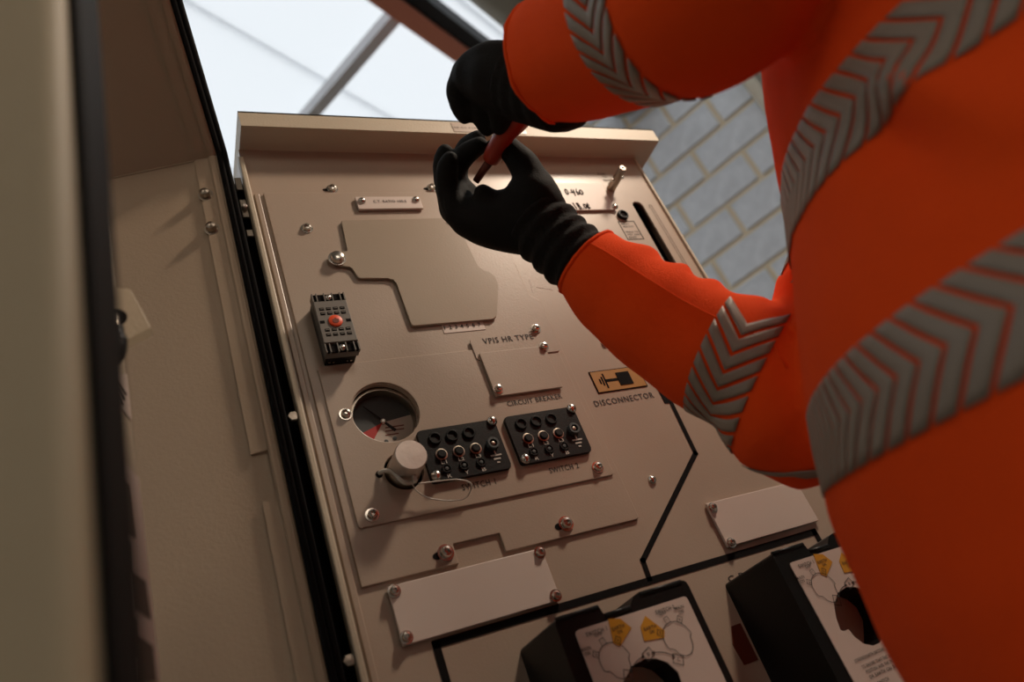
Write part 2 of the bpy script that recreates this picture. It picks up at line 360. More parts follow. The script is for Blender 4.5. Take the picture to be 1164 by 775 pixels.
# mimic diagram on the front panel
LW = .0072
def mimic(pts, wdt=LW):
    q = [P(*p, 0) for p in pts]; return stroke('mimic_line', [(p.x, p.z) for p in q], wdt, -.0005, 'blackp', cab)
zb = (P(495, 735).z + P(924, 603).z) / 2
xl, xr = P(497, 738).x, P(926, 605).x
stroke('mimic_line', [(xl, zb - .2), (xl, zb), (xr, zb), (xr, zb - .2)], LW, -.0005, 'blackp', cab)
mimic([(757, 446), (790.5, 515), (730.5, 637), (738, 658)], .0058)
p0 = P(743, 434, 0); p1 = P(772, 456, 0)
win = plate('indicator_window', [(p0.x, p1.z), (p0.x + .027, p1.z), (p0.x + .027, p0.z), (p0.x, p0.z)], 0, -.0008, 'blackp', cab)
plate('window_flag', [(p0.x + .007, p1.z + .004), (p0.x + .016, p1.z + .004), (p0.x + .016, p0.z - .004), (p0.x + .007, p0.z - .004)], -.0008, -.0011, 'shaft', win)
a = P(669, 424, 0); c = P(735.7, 438.5, 0); zt, zbm = P(697, 419.5, 0).z, P(707, 443.5, 0).z
dl = plate('disconnector_symbol', rect((a.x, zt), (c.x, zbm)), 0, -.0008, 'blackp', cab)
plate('symbol_field', rect((a.x + .0012, zt - .0012), (c.x - .0012, zbm + .0012)), -.0008, -.0012, 'amber', dl)
zm = (zt + zbm) / 2
for dx, hh in ((.0085, .0035), (.0120, .0060), (.0155, .0100)): plate('symbol_bar', rect((a.x + dx, zm + hh), (a.x + dx + .002, zm - hh)), -.0012, -.0015, 'blackp', dl)
plate('symbol_bar', rect((a.x + .0165, zm + .0018), (a.x + .036, zm - .0018)), -.0012, -.0015, 'blackp', dl)
plate('symbol_square', rect((a.x + .0345, zm + .0088), (a.x + .0530, zm - .0088)), -.0012, -.0018, 'blackp', dl)
plate('symbol_bar', rect((c.x, zm + .0012), (c.x + .03, zm - .0012)), 0, -.0006, 'blackp', cab)
ptext('DISCONNECTOR', (677.5, 463.5), (743.5, 450.8), .0078, 0, 'print', cab)
ptext('SERVICE', (857.8, 502.2), (880, 497.2), .0050, 0, 'print', cab)
p = P(849, 492, 0); dial = lathe('service_dial', [(.0115, 0), (.0115, .0012)], 'label', cab, org=p)
text('lettering', 'I', p.x - .0005, p.z - .0005, p.x + .0005, p.z + .005, -.0016, 'print', dial); text('lettering', 'O', p.x - .002, p.z - .008, p.x + .002, p.z - .003, -.0016, 'print', dial)
p = P(868, 489, 0); stroke('symbol_mark', [(p.x - .008, p.z + .004), (p.x - .001, p.z - .002), (p.x + .002, p.z + .006)], .0007, -.0004, 'print', cab)
stroke('symbol_mark', [(p.x + .014 + .007 * math.cos(t * .3), p.z + .005 + .007 * math.sin(t * .3)) for t in range(10, 22)], .0007, -.0004, 'print', cab)
for px, py, k in ((687.4, 390, 'dome'), (741.2, 545.5, 'dome'), (862, 516.5, 'dome'), (887.4, 534, 'dome'), (900.5, 531, 'dome')): pscrew(px, py, 0, k, cab, .95)
ptext('C.B.', (829, 662), (850, 655), .006, 0, 'print', cab)
p = P(842, 735, 0); plate('earth_sector', [(p.x - .006, p.z - .016), (p.x + .012, p.z - .016), (p.x + .012, p.z + .02), (p.x, p.z + .02), (p.x - .008, p.z + .004)], 0, -.0008, 'shaft', cab)
# reset texts and slot print
z = P(690, 201, 0)
for i, s_ in enumerate(('PUSH', 'TO', 'RESET', 'FLAG')):
    wd = (.013, .007, .017, .012)[i]; x = P(684, 199, 0).x + .003 * i; text('lettering', s_, x - wd / 2, z.z + .004 - .0068 * i, x + wd / 2, z.z + .0080 - .0068 * i, -.0004, 'print', cab)
a = P(702, 251.6, 0); c = P(732.7, 271.8, 0)
lp = plate('notice_frame', [rect((a.x, a.z), (c.x - .0005, c.z)), rect((a.x + .0012, a.z - .0012), (c.x - .0017, c.z + .0012))[::-1]], 0, -.0004, 'print', cab)
for i, s_ in enumerate(('RELAY', 'HEALTHY', '', 'PRESS TO', 'TEST AND', 'RESET')):
    if s_: text('lettering', s_, a.x + .004, a.z - .007 - i * .0052, a.x + .004 + .0027 * len(s_), a.z - .0038 - i * .0052, -.0004, 'print', cab)
q0, q1 = P(737.5, 233), P(790, 320); stroke('slot_outline', [(q0.x - .002, q0.z - .006), (q0.x, q0.z), (q0.x + .004, q0.z - .001), (q0.x + .004, q1.z)], .0007, -.0003, 'print', cab)
stroke('slot_outline', [(q0.x, q0.z - .004), (q0.x, q1.z)], .0007, -.0003, 'print', cab)
box('slot_backing', sl0.x - .03, sl0.x + .03, .03, .032, sl1.z - .03, sl0.z + .03, 'blackp', cab)
box('inner_backing', .16, .46, .055, .057, Z0 + .2, Z0 + .45, 'blackp', cab)

# ------------------------------------------------------------------ devices fixed on the front
# C.T. ratio nameplate
def nameplate(tl, br, Y, th, label, scr, cat='plate', m='label', kind='dome', sc=.9, bev=.0006, name='nameplate'):
    pts = prect(tl, br, Y - th); cx = (pts[0][0] + pts[1][0]) / 2
    t = thing(name, (cx, Y, pts[0][1]), label, cat); plate('plate', rounded(pts, .001, 2), Y - .0015, Y - th, m, t, bev=bev)
    for s_ in scr: pscrew(*s_, Y - th, kind, t, sc)
    for sx in (.12, .88): lathe('spacer', [(.003, 0), (.003, .0015)], 'steel_dull', t, (0, -1, 0), (pts[0][0] + (pts[1][0] - pts[0][0]) * sx, Y, (pts[0][1] + pts[2][1]) / 2), 10)
    return t, pts
t, pts = nameplate((403.3, 223.5), (481.5, 236.5), YI, .0045, 'small narrow nameplate reading C.T. ratio, top of the panel', ((411.5, 228.3), (472.8, 227)))
ptext('C.T. RATIO 100:5', (425, 231.0), (462, 229.6), .0042, YI - .0045, 'print', t)
nameplate((440.3, 666.6), (638, 681.5), 0, .0045, 'large blank pale plate below the notched instrument plate', ((448, 672), (613.5, 628), (631.5, 677), (462, 724.5)), kind='socket', sc=.85, name='blank_plate')
nameplate((802.7, 572), (931, 591.5), 0, .0045, 'blank pale plate partly behind the orange torso', ((810, 577), (831, 617)), kind='socket', sc=.8, name='blank_plate')
hx = P(560, 208, -.003); 
t, pts = nameplate((590, 207.6), (700.2, 238), 0, .004, 'white plate with handwritten digits behind the gloved hand', ((699, 235),), name='handwritten_plate')
def hand(strokes, ox, oz, sc, y, parent):
    for s_ in strokes: stroke('handwriting', [(ox + a * sc, oz + b_ * sc) for a, b_ in s_], .0016, y, 'blackp', parent)
oo = lambda cx, cy, rx, ry: [(cx + rx * math.cos(k * .6), cy + ry * math.sin(k * .6)) for k in range(12)]
A = P(645, 221, -.004)
hand([oo(.4, .9, .3, .75), [(1.15, .7), (1.25, .7)], [(1.8, 1.6), (1.6, .7), (2.3, .75)], [(2.25, 1.5), (2.1, -.2)], [(3.1, 1.7), (2.8, .9), (2.85, .2), (3.25, .2), (3.3, .7), (2.9, .8)], oo(3.95, .75, .35, .65)], A.x - .002, A.z - .001, .0068, -.0045, t)
A = P(655, 237, -.004)
hand([[(0, 1.8), (.25, 0)], [(.8, 1.6), (1.0, 0), (1.5, .1), (1.4, .7), (.9, .9), (1.35, 1.1), (1.2, 1.7), (.8, 1.6)], [(1.95, .1), (2.05, .1)], oo(2.65, .8, .28, .6), [(3.3, 0), (3.2, .8), (3.5, 1.6), (3.7, 1.1), (3.3, .7), (3.75, .3), (3.3, 0)]], A.x - .001, A.z - .001, .0066, -.0045, t)
t, pts = nameplate((544.7, 401), (640, 439.6), YS, .004, 'square beige blank plate above the circuit breaker lettering', ((618.2, 394.2), (566, 442.5)), m='paint', kind='socket', sc=.85, name='blank_plate')

# swivelling cover plate with tab
o_px = [(387.5, 250), (517, 247.2), (545.4, 306.5), (560, 309.5), (566.5, 323), (564.6, 361.8), (468, 370.5), (450, 319), (444.5, 315.9), (407.2, 316.1), (399.6, 303), (388, 301.9), (379, 298), (377, 292), (380, 287.2), (396.3, 286)]
q = [P(*p, YI - .004) for p in o_px]; pl = [(p.x, p.z) for p in q]
cv = thing('cover_plate', (q[6].x, YI, q[6].z), 'large stepped flat cover plate with screwed tab above the number strip', 'cover plate')
M['cover'] = mat('cover_coat', (.40, .325, .25), .26, bump=.05, bscale=420, var=.03)
plate('plate', rounded(pl[::-1], [.003, .004, .006, .006, .006, .006, .004, .006, .006, .004, .002, .004, .008, .003, .003, .003][::-1], 3), YI - .0012, YI - .004, 'cover', cv, bev=.0009)
pscrew(383, 294.3, YI - .004, 'slot', cv); pscrew(512.5, 249.5, YI - .004, 'socket', cv, .8)
for q_ in ((383, 294.3), (512.5, 249.5)): lathe('spacer', [(.004, 0), (.004, .0015)], 'steel_dull', cv, org=P(*q_, YI), n=12)

# flag relay
YR = YI - .026
a = P(353.5, 334, YR); c = P(409, 396, YR); wR = .0345; rx0, rx1, rz0, rz1 = a.x, a.x + wR, P(371, 400.5, YR).z, a.z
rl = thing('flag_relay', ((rx0 + rx1) / 2, YI, rz0), 'grey plastic relay with orange round flag and rows of terminals', 'relay')
cap_h = .0105
box('body', rx0 + .0015, rx1 - .0015, YR + .006, YI, rz0 + .001, rz1 - .001, 'black', rl, .001)
rb = plate('face', rect((rx0, rz1 - cap_h), (rx1, rz0 + cap_h + .001)), YR + .008, YR, 'relay', rl, bev=.0006)
box('rim', rx0, rx1, YR + .004, YR + .012, rz0, rz1, 'relay', rl, .0008)
for zz, nm in ((rz1 - cap_h, 1), (rz0, 0)):
    e = box('end_recess', rx0 + .001, rx1 - .001, YR + .002, YR + .0045, zz + .0008, zz + cap_h - .0005, 'blackp', rl)
    for fx in (0, .13, .37, .62, .87, 1): box('rib', rx0 + (wR - .0012) * fx, rx0 + (wR - .0012) * fx + .0012, YR, YR + .005, zz, zz + cap_h, 'relay', e)
    screw(((rx0 + rx1) / 2, YR + .002, zz + cap_h / 2), 'dome', rl, .72)
cz = (rz0 + rz1) / 2
tb = bmesh.new(); bx(tb, -.0024, .0024, -.0003, .001, -.0017, .0017); tme = bpy.data.meshes.new('terminal'); bmesh.ops.recalc_face_normals(tb, faces=tb.faces); tb.to_mesh(tme); tb.free(); tme.materials.append(M['blackp'])
for x_, z_ in [(rx0 + wR * (.19 + .207 * k), cz + r_) for r_ in (.0165, .0105, -.0105, -.0165) for k in range(4)] + [(rx0 + wR / 2 + s_ * .0135, cz) for s_ in (-1, 1)]:
    o = link('terminal', tme, None, rb); o.location = (x_, YR, z_)
tb = bmesh.new(); bx(tb, -.0017, .0017, -.0006, .0002, -.0004, .0004); tme = bpy.data.meshes.new('terminal_bridge'); bmesh.ops.recalc_face_normals(tb, faces=tb.faces); tb.to_mesh(tme); tb.free(); tme.materials.append(M['relay'])
for r_ in (.0165, .0105, -.0105, -.0165):
    for k in range(4): o = link('terminal_bridge', tme, None, rb); o.location = (rx0 + wR * (.19 + .207 * k), YR - .0003, cz + r_)
fo = lathe('flag', [(.0072, 0), (.0072, .0012), (.0062, .0018), (.0001, .0018)], 'flag', rl, org=((rx0 + rx1) / 2, YR, cz), n=28)
plate('flag_arrow', [(((rx0 + rx1) / 2) + x_ * .0011, cz + z_ * .0011) for x_, z_ in ((-3, -1.5), (-2, -2.8), (0, -3.2), (2, -2.8), (3, -1.5), (3, 1), (.9, 1.6), (0, 3.2), (-.9, 1.6), (-3, 1))], YR - .0018, YR - .0022, 'shaft', fo)
for fx in (.15, .27, .68, .8): lathe('terminal_pin', [(.0011, 0), (.0011, .002)], 'steel', rl, (0, 0, -1), (rx0 + wR * fx, YR + .018, rz0 + .001), 8)

# pressure gauge behind its round hole
gx, gz = gc.x, gc.z - .002
gr = GR * .985
gg = thing('pressure_gauge', (gx, .03, gz), 'round pressure gauge sunk in a round hole, dark, white and red dial', 'gauge')
yd = .014
lathe('case', [(gr * 1.03, -.004), (gr * 1.03, -.0035), (gr * 1.04, .0)], 'gdark', gg, org=(gx, yd + .001, gz), n=48)
b = bmesh.new()
for (r0, r1, h0, h1) in ((gr * .93, gr * 1.04, 0, .010),):
    prof = [(r1, h0), (r1, h1), (r1 * .985, h1 + .0015), (r0 * 1.02, h1 + .0015), (r0, h1), (r0, h0)]
    q_ = Vector((0, 0, 1)).rotation_difference(Vector((0, -1, 0))); rings = [[b.verts.new(Vector((gx, yd, gz)) + q_ @ Vector((r * math.cos(2 * math.pi * k / 48), r * math.sin(2 * math.pi * k / 48), h))) for k in range(48)] for r, h in prof]
    for i in range(len(rings)):
        A_, B_ = rings[i - 1], rings[i]
        for k in range(48): b.faces.new((A_[k - 1], A_[k], B_[k], B_[k - 1]))
shade(from_bm('bezel', b, 'steel_dull', gg), 50)
def sector(name, a0, a1, r, m, y):
    pts_ = [(gx, gz)] + [(gx + r * math.cos(R(a0 + (a1 - a0) * k / 24)), gz + r * math.sin(R(a0 + (a1 - a0) * k / 24))) for k in range(25)]
    return plate(name, pts_, y + .0004, y, m, gg)
sector('dial_dark', 8, 200, gr * .93, 'gdark', yd - .0005)
sector('dial_red', 200, 232, gr * .93, 'gred', yd - .0005)
sector('dial_white', 232, 368, gr * .93, 'gwhite', yd - .0005)
for dx, dz, wd in ((.011, -.0065, .020), (.010, -.0105, .020), (.006, -.0150, .014)): plate('dial_print', rect((gx + dx - wd / 2, gz + dz + .0006), (gx + dx + wd / 2, gz + dz - .0006)), yd - .0005, yd - .0008, 'shaft', gg)
for dx, dz in ((-.002, -.022), (.0075, -.020)): lathe('dial_screw', [(.0022, 0), (.0022, .0006), (.0012, .0008)], 'gdark', gg, org=(gx + dx, yd - .0005, gz + dz), n=12)
d_ = Vector((.62, -.78)); n_ = Vector((.78, .62)); c_ = Vector((gx, gz))
plate('needle', [tuple(c_ + d_ * .016 + n_ * .0016), tuple(c_ + d_ * .016 - n_ * .0016), tuple(c_ - d_ * .026 - n_ * .0004), tuple(c_ - d_ * .026 + n_ * .0004)], yd - .003, yd - .0036, 'blackp', gg)
lathe('needle_hub', [(.0030, 0), (.0030, .0035), (.0018, .0045)], 'steel', gg, org=(gx, yd - .0005, gz), n=16)

# silver cap with nylon tie
cp = thing('silver_cap', kc, 'silver cylindrical cap with a nylon tether loop beside the first socket block', 'cap')
lathe('cap', [(.0150, -.02), (.0150, .016), (.0158, .018), (.0158, .031), (.0148, .033), (.0001, .0332)], 'alu', cp, org=(kc.x - .0005, YS, kc.z), n=40)
lathe('collar', [(.0165, -.02), (.0165, .004), (.0152, .006)], 'steel_dull', cp, org=(kc.x - .0005, YS, kc.z), n=32)
h0 = P(431, 539.2, YS); plate('tie_hole', circle(h0.x, h0.z, .0035, 14), YS, YS - .0005, 'blackp', cp)
tp = [P(430, 539, YS + .002), P(437, 535, YS - .006), P(447, 537, YS - .010), P(456, 546, YS - .014), P(463, 549, YS - .016), P(470, 547, YS - .012)]
tube('tie', spline(tp, 6), .0022, 'nylon', cp)
tp = [P(468, 548, YS - .012), P(474, 558, YS - .008), P(488, 566, YS - .006), P(510, 569, YS - .004), P(528, 566.5, YS - .004), P(534.5, 558, YS - .006), P(535, 549, YS - .010), P(520, 545, YS - .012), P(496, 547, YS - .012), P(476, 549.5, YS - .014)]
tube('tether_loop', spline(tp, 8), .0007, 'nylon', cp)
box('tie_clip', kc.x - .001, kc.x + .002, YS - .022, YS - .017, kc.z - .022, kc.z - .012, 'nylon', cp)

# voltage test socket blocks
def socket_block(tl, tr, br, bl, tops, mids, lows, earth, scr, label):
    Y = YS - .005; pts_ = [P(*p, Y) for p in (bl, br, tr, tl)]
    x0 = (pts_[0].x + pts_[3].x) / 2; x1 = (pts_[1].x + pts_[2].x) / 2; z0 = (pts_[0].z + pts_[1].z) / 2; z1 = (pts_[2].z + pts_[3].z) / 2
    t = thing('test_socket_block', ((x0 + x1) / 2, YS, z0), label, 'socket block', 'black test socket blocks')
    plate('base', rounded(rect((x0, z1), (x1, z0)), .0045), YS, Y, 'black', t, bev=.0008)
    wd, ht = x1 - x0, z1 - z0; fx = (.19, .405, .62)
    for i in range(3):
        cx = x0 + wd * fx[i]
        lathe('indicator', [(.0066, 0), (.0066, .0016), (.0060, .0022), (.0050, .0022), (.0048, .0004)], 'black', t, org=(cx, Y, z1 - ht * .20), n=24)
        mx_ = x0 + wd * (fx[i] + .015)
        lathe('socket_ring', [(.0062, 0), (.0062, .0008), (.0050, .0010), (.0050, .0002)], 'steel_dull', t, org=(mx_, Y, z1 - ht * .52), n=24)
        lathe('socket_plug', [(.0046, 0), (.0044, .0030), (.0038, .0036), (.0001, .0036)], 'black', t, org=(mx_, Y, z1 - ht * .52), n=20)
        lo = lathe('lower_socket', [(.0052, 0), (.0050, .0012), (.0046, .0018), (.0036, .0018), (.0034, .0004)], 'black', t, org=(x0 + wd * (fx[i] + .02), Y, z1 - ht * .80), n=20)
        lathe('socket_pin', [(.0019, 0), (.0019, .0014), (.0012, .0016)], 'gdark', lo, org=(x0 + wd * (fx[i] + .02), Y, z1 - ht * .80), n=12)
        text('lettering', ('L1', 'L2', 'L3')[i], mx_ - .003, z1 - ht * .70, mx_ + .003, z1 - ht * .635, Y - .0004, 'white_print', t)
        text('lettering', 'RYB'[i], mx_ - .0022 + .001, z1 - ht * .97, mx_ + .0022 + .001, z1 - ht * .90, Y - .0004, 'white_print', t)
    ex, ez = x0 + wd * .855, z1 - ht * .50
    es = lathe('earth_socket', [(.0068, 0), (.0066, .0045), (.0060, .0052), (.0040, .0052), (.0036, .001)], 'gdark', t, org=(ex, Y, ez), n=24)
    lathe('socket_pin', [(.0022, 0), (.0022, .0040), (.0014, .0043)], 'steel_dull', es, org=(ex, Y, ez), n=12)
    for k, hw in enumerate((.0060, .0038, .0016)): plate('earth_bar', rect((ex - hw, z1 - ht * (.70 + .07 * k)), (ex + hw, z1 - ht * (.70 + .07 * k) - .0016)), Y, Y - .0004, 'white_print', t)
    plate('earth_bar', rect((ex - .0007, ez - .0070), (ex + .0007, z1 - ht * .71)), Y, Y - .0004, 'white_print', t)
    for s_ in scr: pscrew(*s_, Y, 'dome', t, 1.05)
socket_block((473.4, 489.5), (562.8, 476.5), (581.4, 531.5), (491.3, 548.5), 0, 0, 0, 0, ((559.3, 478.6), (495.9, 540.8)), 'black test socket block standing next to the silver cap')
socket_block((572.8, 474), (651, 461.7), (673.1, 511.2), (594, 529.2), 0, 0, 0, 0, ((649.6, 464.4), (597.2, 521.5)), 'black test socket block directly under the circuit breaker lettering')

# plunger pin and push button
p = P(694.4, 214.5, 0); pn = thing('reset_plunger', p, 'steel plunger pin sticking out beside the handwritten plate', 'plunger')
lathe('pin_body', [(.0065, 0), (.0065, .024), (.0056, .026), (.0056, .0395), (.0046, .041), (.0018, .041), (.0016, .038)], 'steel_dull', pn, org=p, n=24)
lathe('cross_pin', [(.0022, -.012), (.0022, .012)], 'steel', pn, (1, 0, .25), p + Vector((.001, -.020, 0)), 12)
p = P(707.2, 245.5, 0); pb = thing('push_button', p, 'small black round push button under the handwritten plate', 'button')
lathe('ring', [(.0085, 0), (.0085, .004), (.0075, .0052), (.0060, .0052), (.0056, .0015)], 'black', pb, org=p, n=24)
lathe('button', [(.0054, 0), (.0054, .0028), (.0001, .0032)], 'blackp', pb, org=p, n=20)

# black moulded operating covers
holepx = [(430, 180), (375, 215), (352, 290), (366, 370), (392, 440), (412, 447), (440, 435), (475, 480), (530, 522), (590, 535), (635, 515), (650, 480), (648, 420), (640, 330), (600, 250), (540, 200), (485, 180)]
YB = -.083
hp = [P(880 + a * .187, 630 + b_ * .187, YB - .001) for a, b_ in holepx]
BX, BZ = .520, Z0 + .1055                     # top-left of the second cover
hole_l = [(p.x - BX, p.z - BZ - .003) for p in hp]
def op_cover(x0, label):
    t = thing('operating_cover', (x0 + .07, 0, BZ - .21), label, 'operating cover')
    hl = [(x0 + a, BZ + b_) for a, b_ in hole_l][::-1]
    W, Hh = .1385, .21
    body = [(x0, BZ - Hh), (x0 + W, BZ - Hh), (x0 + W, BZ), (x0 + .088, BZ + .001), (x0 + .081, BZ - .001), (x0 + .075, BZ - .007), (x0 + .048, BZ - .008), (x0 + .046, BZ), (x0 + .003, BZ)]
    plate('body', [rounded(body, [.008, .008, .006, 0, 0, 0, 0, 0, .005], 3), hl], 0, YB, 'black', t)
    for xa, xb, zo in ((x0 + .005, x0 + .0455, 0), (x0 + .049, x0 + .0745, -.008), (x0 + .0885, x0 + W - .006, 0)): tube('rounded_edge', [(xa, YB + .001, BZ + zo - .001), (xb, YB + .001, BZ + zo - .001)], .0022, 'black', t, 10)
    box('panel_stand_in', x0 + .025, x0 + .125, -.058, -.056, BZ - .14, BZ - .04, 'paint', t)  # added plate, stands in for the panel behind, set forward to catch light
    lx0, lx1, lz1 = x0 + .0165, x0 + .1305, BZ - .0135
    lb = plate('front_label', [rounded(rect((lx0, lz1), (lx1, BZ - Hh + .012)), .004), hl], YB, YB - .0012, 'label', t)
    y = YB - .0017
    for sx, nm, cx, cz_, mir in ((lx0, 'SWITCH 1', x0 + .0405, BZ - .043, 1), (lx1, 'SWITCH 2', x0 + .1040, BZ - .043, -1)):
        kn = [(-.0135, .002), (-.012, .008), (-.006, .0125), (.001, .0135), (.008, .0115), (.0125, .006), (.0150, .000), (.0122, -.002), (.0118, -.009), (.007, -.0145), (.001, -.0155), (-.0045, -.0125), (-.0075, -.007), (-.0125, -.006)]
        kk = [(cx + a * (1 if mir > 0 else 1), cz_ + b_) for a, b_ in kn]; stroke('knob_outline', rounded(kk, .003, 3), .0006, y, 'print', lb, True)
        tx = cx - .010 if mir > 0 else cx - .004
        text('lettering', nm, tx - .010 + .004, lz1 - .0072, tx + .010 + .004, lz1 - .0038, y, 'print', lb)
        angs = ((150, 'MAIN ON'), (105, 'OFF'), (55, 'EARTH ON')) if mir > 0 else ((150, 'EARTH ON'), (100, 'OFF'), (55, 'MAIN ON'))
        for an, s_ in angs:
            ux, uz = math.cos(R(an)), math.sin(R(an)); bxx, bzz = cx + ux * .0162, cz_ + uz * .0158
            if s_ == 'EARTH ON':
                pts_ = [(cx + ux * .012 + dx, cz_ + uz * .012 + dz) for dx, dz in ((-uz * .003, ux * .003), (uz * .003, -ux * .003), (ux * .018 + uz * .0105, uz * .018 - ux * .0105), (ux * .022, uz * .022), (ux * .018 - uz * .0105, uz * .018 + ux * .0105))]
                plate('earth_field', pts_, y + .0002, y, 'yellow', lb)
            stroke('position_box', [(bxx + ux * a - uz * b_, bzz + uz * a + ux * b_) for a, b_ in ((-.0024, -.0022), (.0026, -.0022), (.0026, .0022), (-.0024, .0022))], .0005, y - .0003, 'print', lb, True)
            text('lettering', 'I' if s_ != 'OFF' else 'O', bxx - .0004, bzz - .001, bxx + .0004, bzz + .001, y - .0003, 'print', lb)
            for i, wd in enumerate(s_.split()):
                rr = .0245 if s_ != 'OFF' else .0220
                text('lettering', wd, cx + ux * rr - .0012 * len(wd), cz_ + uz * rr - .0010 - i * .0036 + (.0016 if s_ != 'OFF' else 0), cx + ux * rr + .0012 * len(wd), cz_ + uz * rr + .0018 - i * .0036 + (.0016 if s_ != 'OFF' else 0), y - .0003, 'print', lb)
    hxs = [p[0] for p in hl]; hzs = [p[1] for p in hl]; hcx = (min(hxs) + max(hxs)) / 2 - .001; hcz = max(hzs) - .033
    for an, s_, pp_ in ((158, 'A', (713, 769)), (112, 'B', (736, 744)), (62, 'C', (770, 750))):
        ux, uz = math.cos(R(an)), math.sin(R(an)); q_ = P(*pp_, YB); bxx, bzz = x0 + q_.x - .2815, q_.z
        stroke('position_box', [(bxx + ux * a - uz * b_, bzz + uz * a + ux * b_) for a, b_ in ((-.0036, -.0045), (.0036, -.0045), (.0036, .0045), (-.0036, .0045))], .0006, y, 'print', lb, True)
        text('lettering', s_, bxx - .0011, bzz - .0014, bxx + .0011, bzz + .0014, y, 'print', lb)
    for a0, a1 in ((150, 120), (103, 71)):
        e0, em, e1 = [Vector((x0 + P(*q_, YB).x - .2815, P(*q_, YB).z)) for q_ in (((717, 762), (722, 753), (729, 747.5)) if a0 == 150 else ((743, 742), (753, 742), (763, 745)))]
        pts_ = [tuple((1 - t_) ** 2 * e0 + 2 * t_ * (1 - t_) * (2 * em - (e0 + e1) / 2) + t_ * t_ * e1) for t_ in [k / 10 for k in range(11)]]
        stroke('arrow_arc', pts_, .0007, y, 'print', lb)
        for e, s_ in ((pts_[-1], 1), (pts_[0], -1)):
            dd = (Vector(pts_[-1]) - Vector(pts_[-3])).normalized() * s_ if s_ > 0 else (Vector(pts_[0]) - Vector(pts_[2])).normalized()
            nn_ = Vector((-dd.y, dd.x)); plate('arrow_head', [tuple(Vector(e) + dd * .003), tuple(Vector(e) + nn_ * .0013), tuple(Vector(e) - nn_ * .0013)], y + .0002, y - .0001, 'print', lb)
    zz = min(hzs) - .007
    for i, (s_, wd, dx) in enumerate((('SCREENED/EARTH SWITCHES', .040, 0), ('TO ENSURE THAT THE SELECTOR IS IN THE CORRECT', .082, .004), ('POSITION AND THE INDICATOR READS MAIN ON', .076, .006), ('OR EARTH ON BEFORE USE', .056, .006), ('MAIN SWITCH', .026, 0), ('OPERATION', .024, 0), ('PLACE HANDLE IN THE MECHANISM SHAFT', .074, .004), ('TURN HANDLE FIRMLY TO THE STOP POSITION', .076, .006), ('AND REMOVE', .03, .006))):
        zl = zz - i * .0046 - (.002 if i > 0 else 0) - (.002 if i > 3 else 0)
        text('lettering', s_, lx0 + .012 + dx, zl, lx0 + .012 + dx + wd, zl + .0029, y, 'print', lb)
    return t
op_cover(.2815, 'black moulded operating cover with two yellow earth sectors, nearest the bottom')
op_cover(BX, 'black moulded operating cover partly hidden by the orange torso')

# ------------------------------------------------------------------ enclosure door beside the cabinet (turned 17 degrees back)
Q0 = Vector((.122, 0, 0)); EB = Vector((-.954, .298, 0)); NB = Vector((-.298, -.954, 0)).normalized()
ZC = Z0 + .734; LT = (P(199, 0, -.15) - Vector((.1265, 0, ZC))).normalized(); NU = EB.cross(LT); NU = NU if NU.y < 0 else -NU
def PB(px, py, out=0):
    r = ray(px, py); t = (out - (CAM - Q0).dot(NB)) / r.dot(NB); p = CAM + r * t
    return (p - Q0).dot(EB), p.z
def bpt(s, z, out=0): return Q0 + EB * s + NB * out + Vector((0, 0, z))
def upt(s, t, out=0): return Q0 + Vector((0, 0, ZC)) + EB * s + LT * t + NU * out
def qbox(name, f, s0, s1, t0, t1, o0, o1, m, parent, bev=0.):
    bm = bmesh.new(); bx(bm, s0, s1, t0, t1, o0, o1)
    if bev: bmesh.ops.bevel(bm, geom=bm.edges[:], offset=bev, segments=2, affect='EDGES')
    for v in bm.verts: v.co = f(*v.co)
    return from_bm(name, bm, m, parent)
UL = (P(190, -40, -.16) - Vector((.1265, 0, ZC))).length
ed = thing('enclosure_door', (.05, .03, 0), 'brown-beige enclosure door panel with black rubber seal left of the cabinet', 'door panel')
qbox('lower_panel', bpt, .0005, .55, .06, ZC, -.004, 0, 'door', ed)
qbox('upper_panel', upt, .0005, .42, .001, UL, -.004, 0, 'door', ed)
fl, _ = PB(240, 186); s0_, z0_ = PB(222.9, 190); s1_, z1_ = PB(285.4, 518.6); _, z2_ = PB(296.8, 573)
s0_ = (s0_ + s1_) / 2; fl2, _ = PB(304, 516); fl = (fl + fl2) / 2
qbox('edge_flange', bpt, .0008, fl, .06, ZC, 0, .006, 'door', ed, .002)
qbox('edge_flange', upt, .0008, fl, .001, UL, 0, .006, 'door', ed, .002)
st1 = qbox('stiffener_strip', bpt, fl, s0_, z1_, ZC - .002, 0, .0035, 'door', ed, .0004)
st2 = qbox('stiffener_strip', bpt, fl, s0_ - .002, .3, z2_, 0, .0035, 'door', ed, .0004)
qbox('stiffener_strip', upt, fl, s0_ - .002, .002, UL, 0, .0035, 'door', ed, .0004)
qbox('crease_weld', bpt, .002, .55, ZC - .0015, ZC + .0005, 0, .0012, 'door', ed, .0003)
for px, py in ((234.3, 222.6), (241.4, 260.9)):
    s_, z_ = PB(px, py, .002); p = bpt(s_, z_, .0022); b = bmesh.new()
    lathe_bm([(.0085, 0), (.0085, .0015), (.0001, .0016)], 20, NB, p, b); lathe_bm([(.0058, .0015), (.0062, .004), (.0050, .008), (.0025, .0095), (.0001, .0098)], 20, NB, p, b); shade(from_bm('bolt', b, 'steel_dull', ed))
for px, py in ((252.8, 316), (276, 448)):
    s_, z_ = PB(px, py, .002); b = lathe_bm([(.0055, 0), (.0050, .0006), (.0030, .0008)], 14, NB, bpt(s_, z_, .0022)); from_bm('dimple', b, 'door', st1)
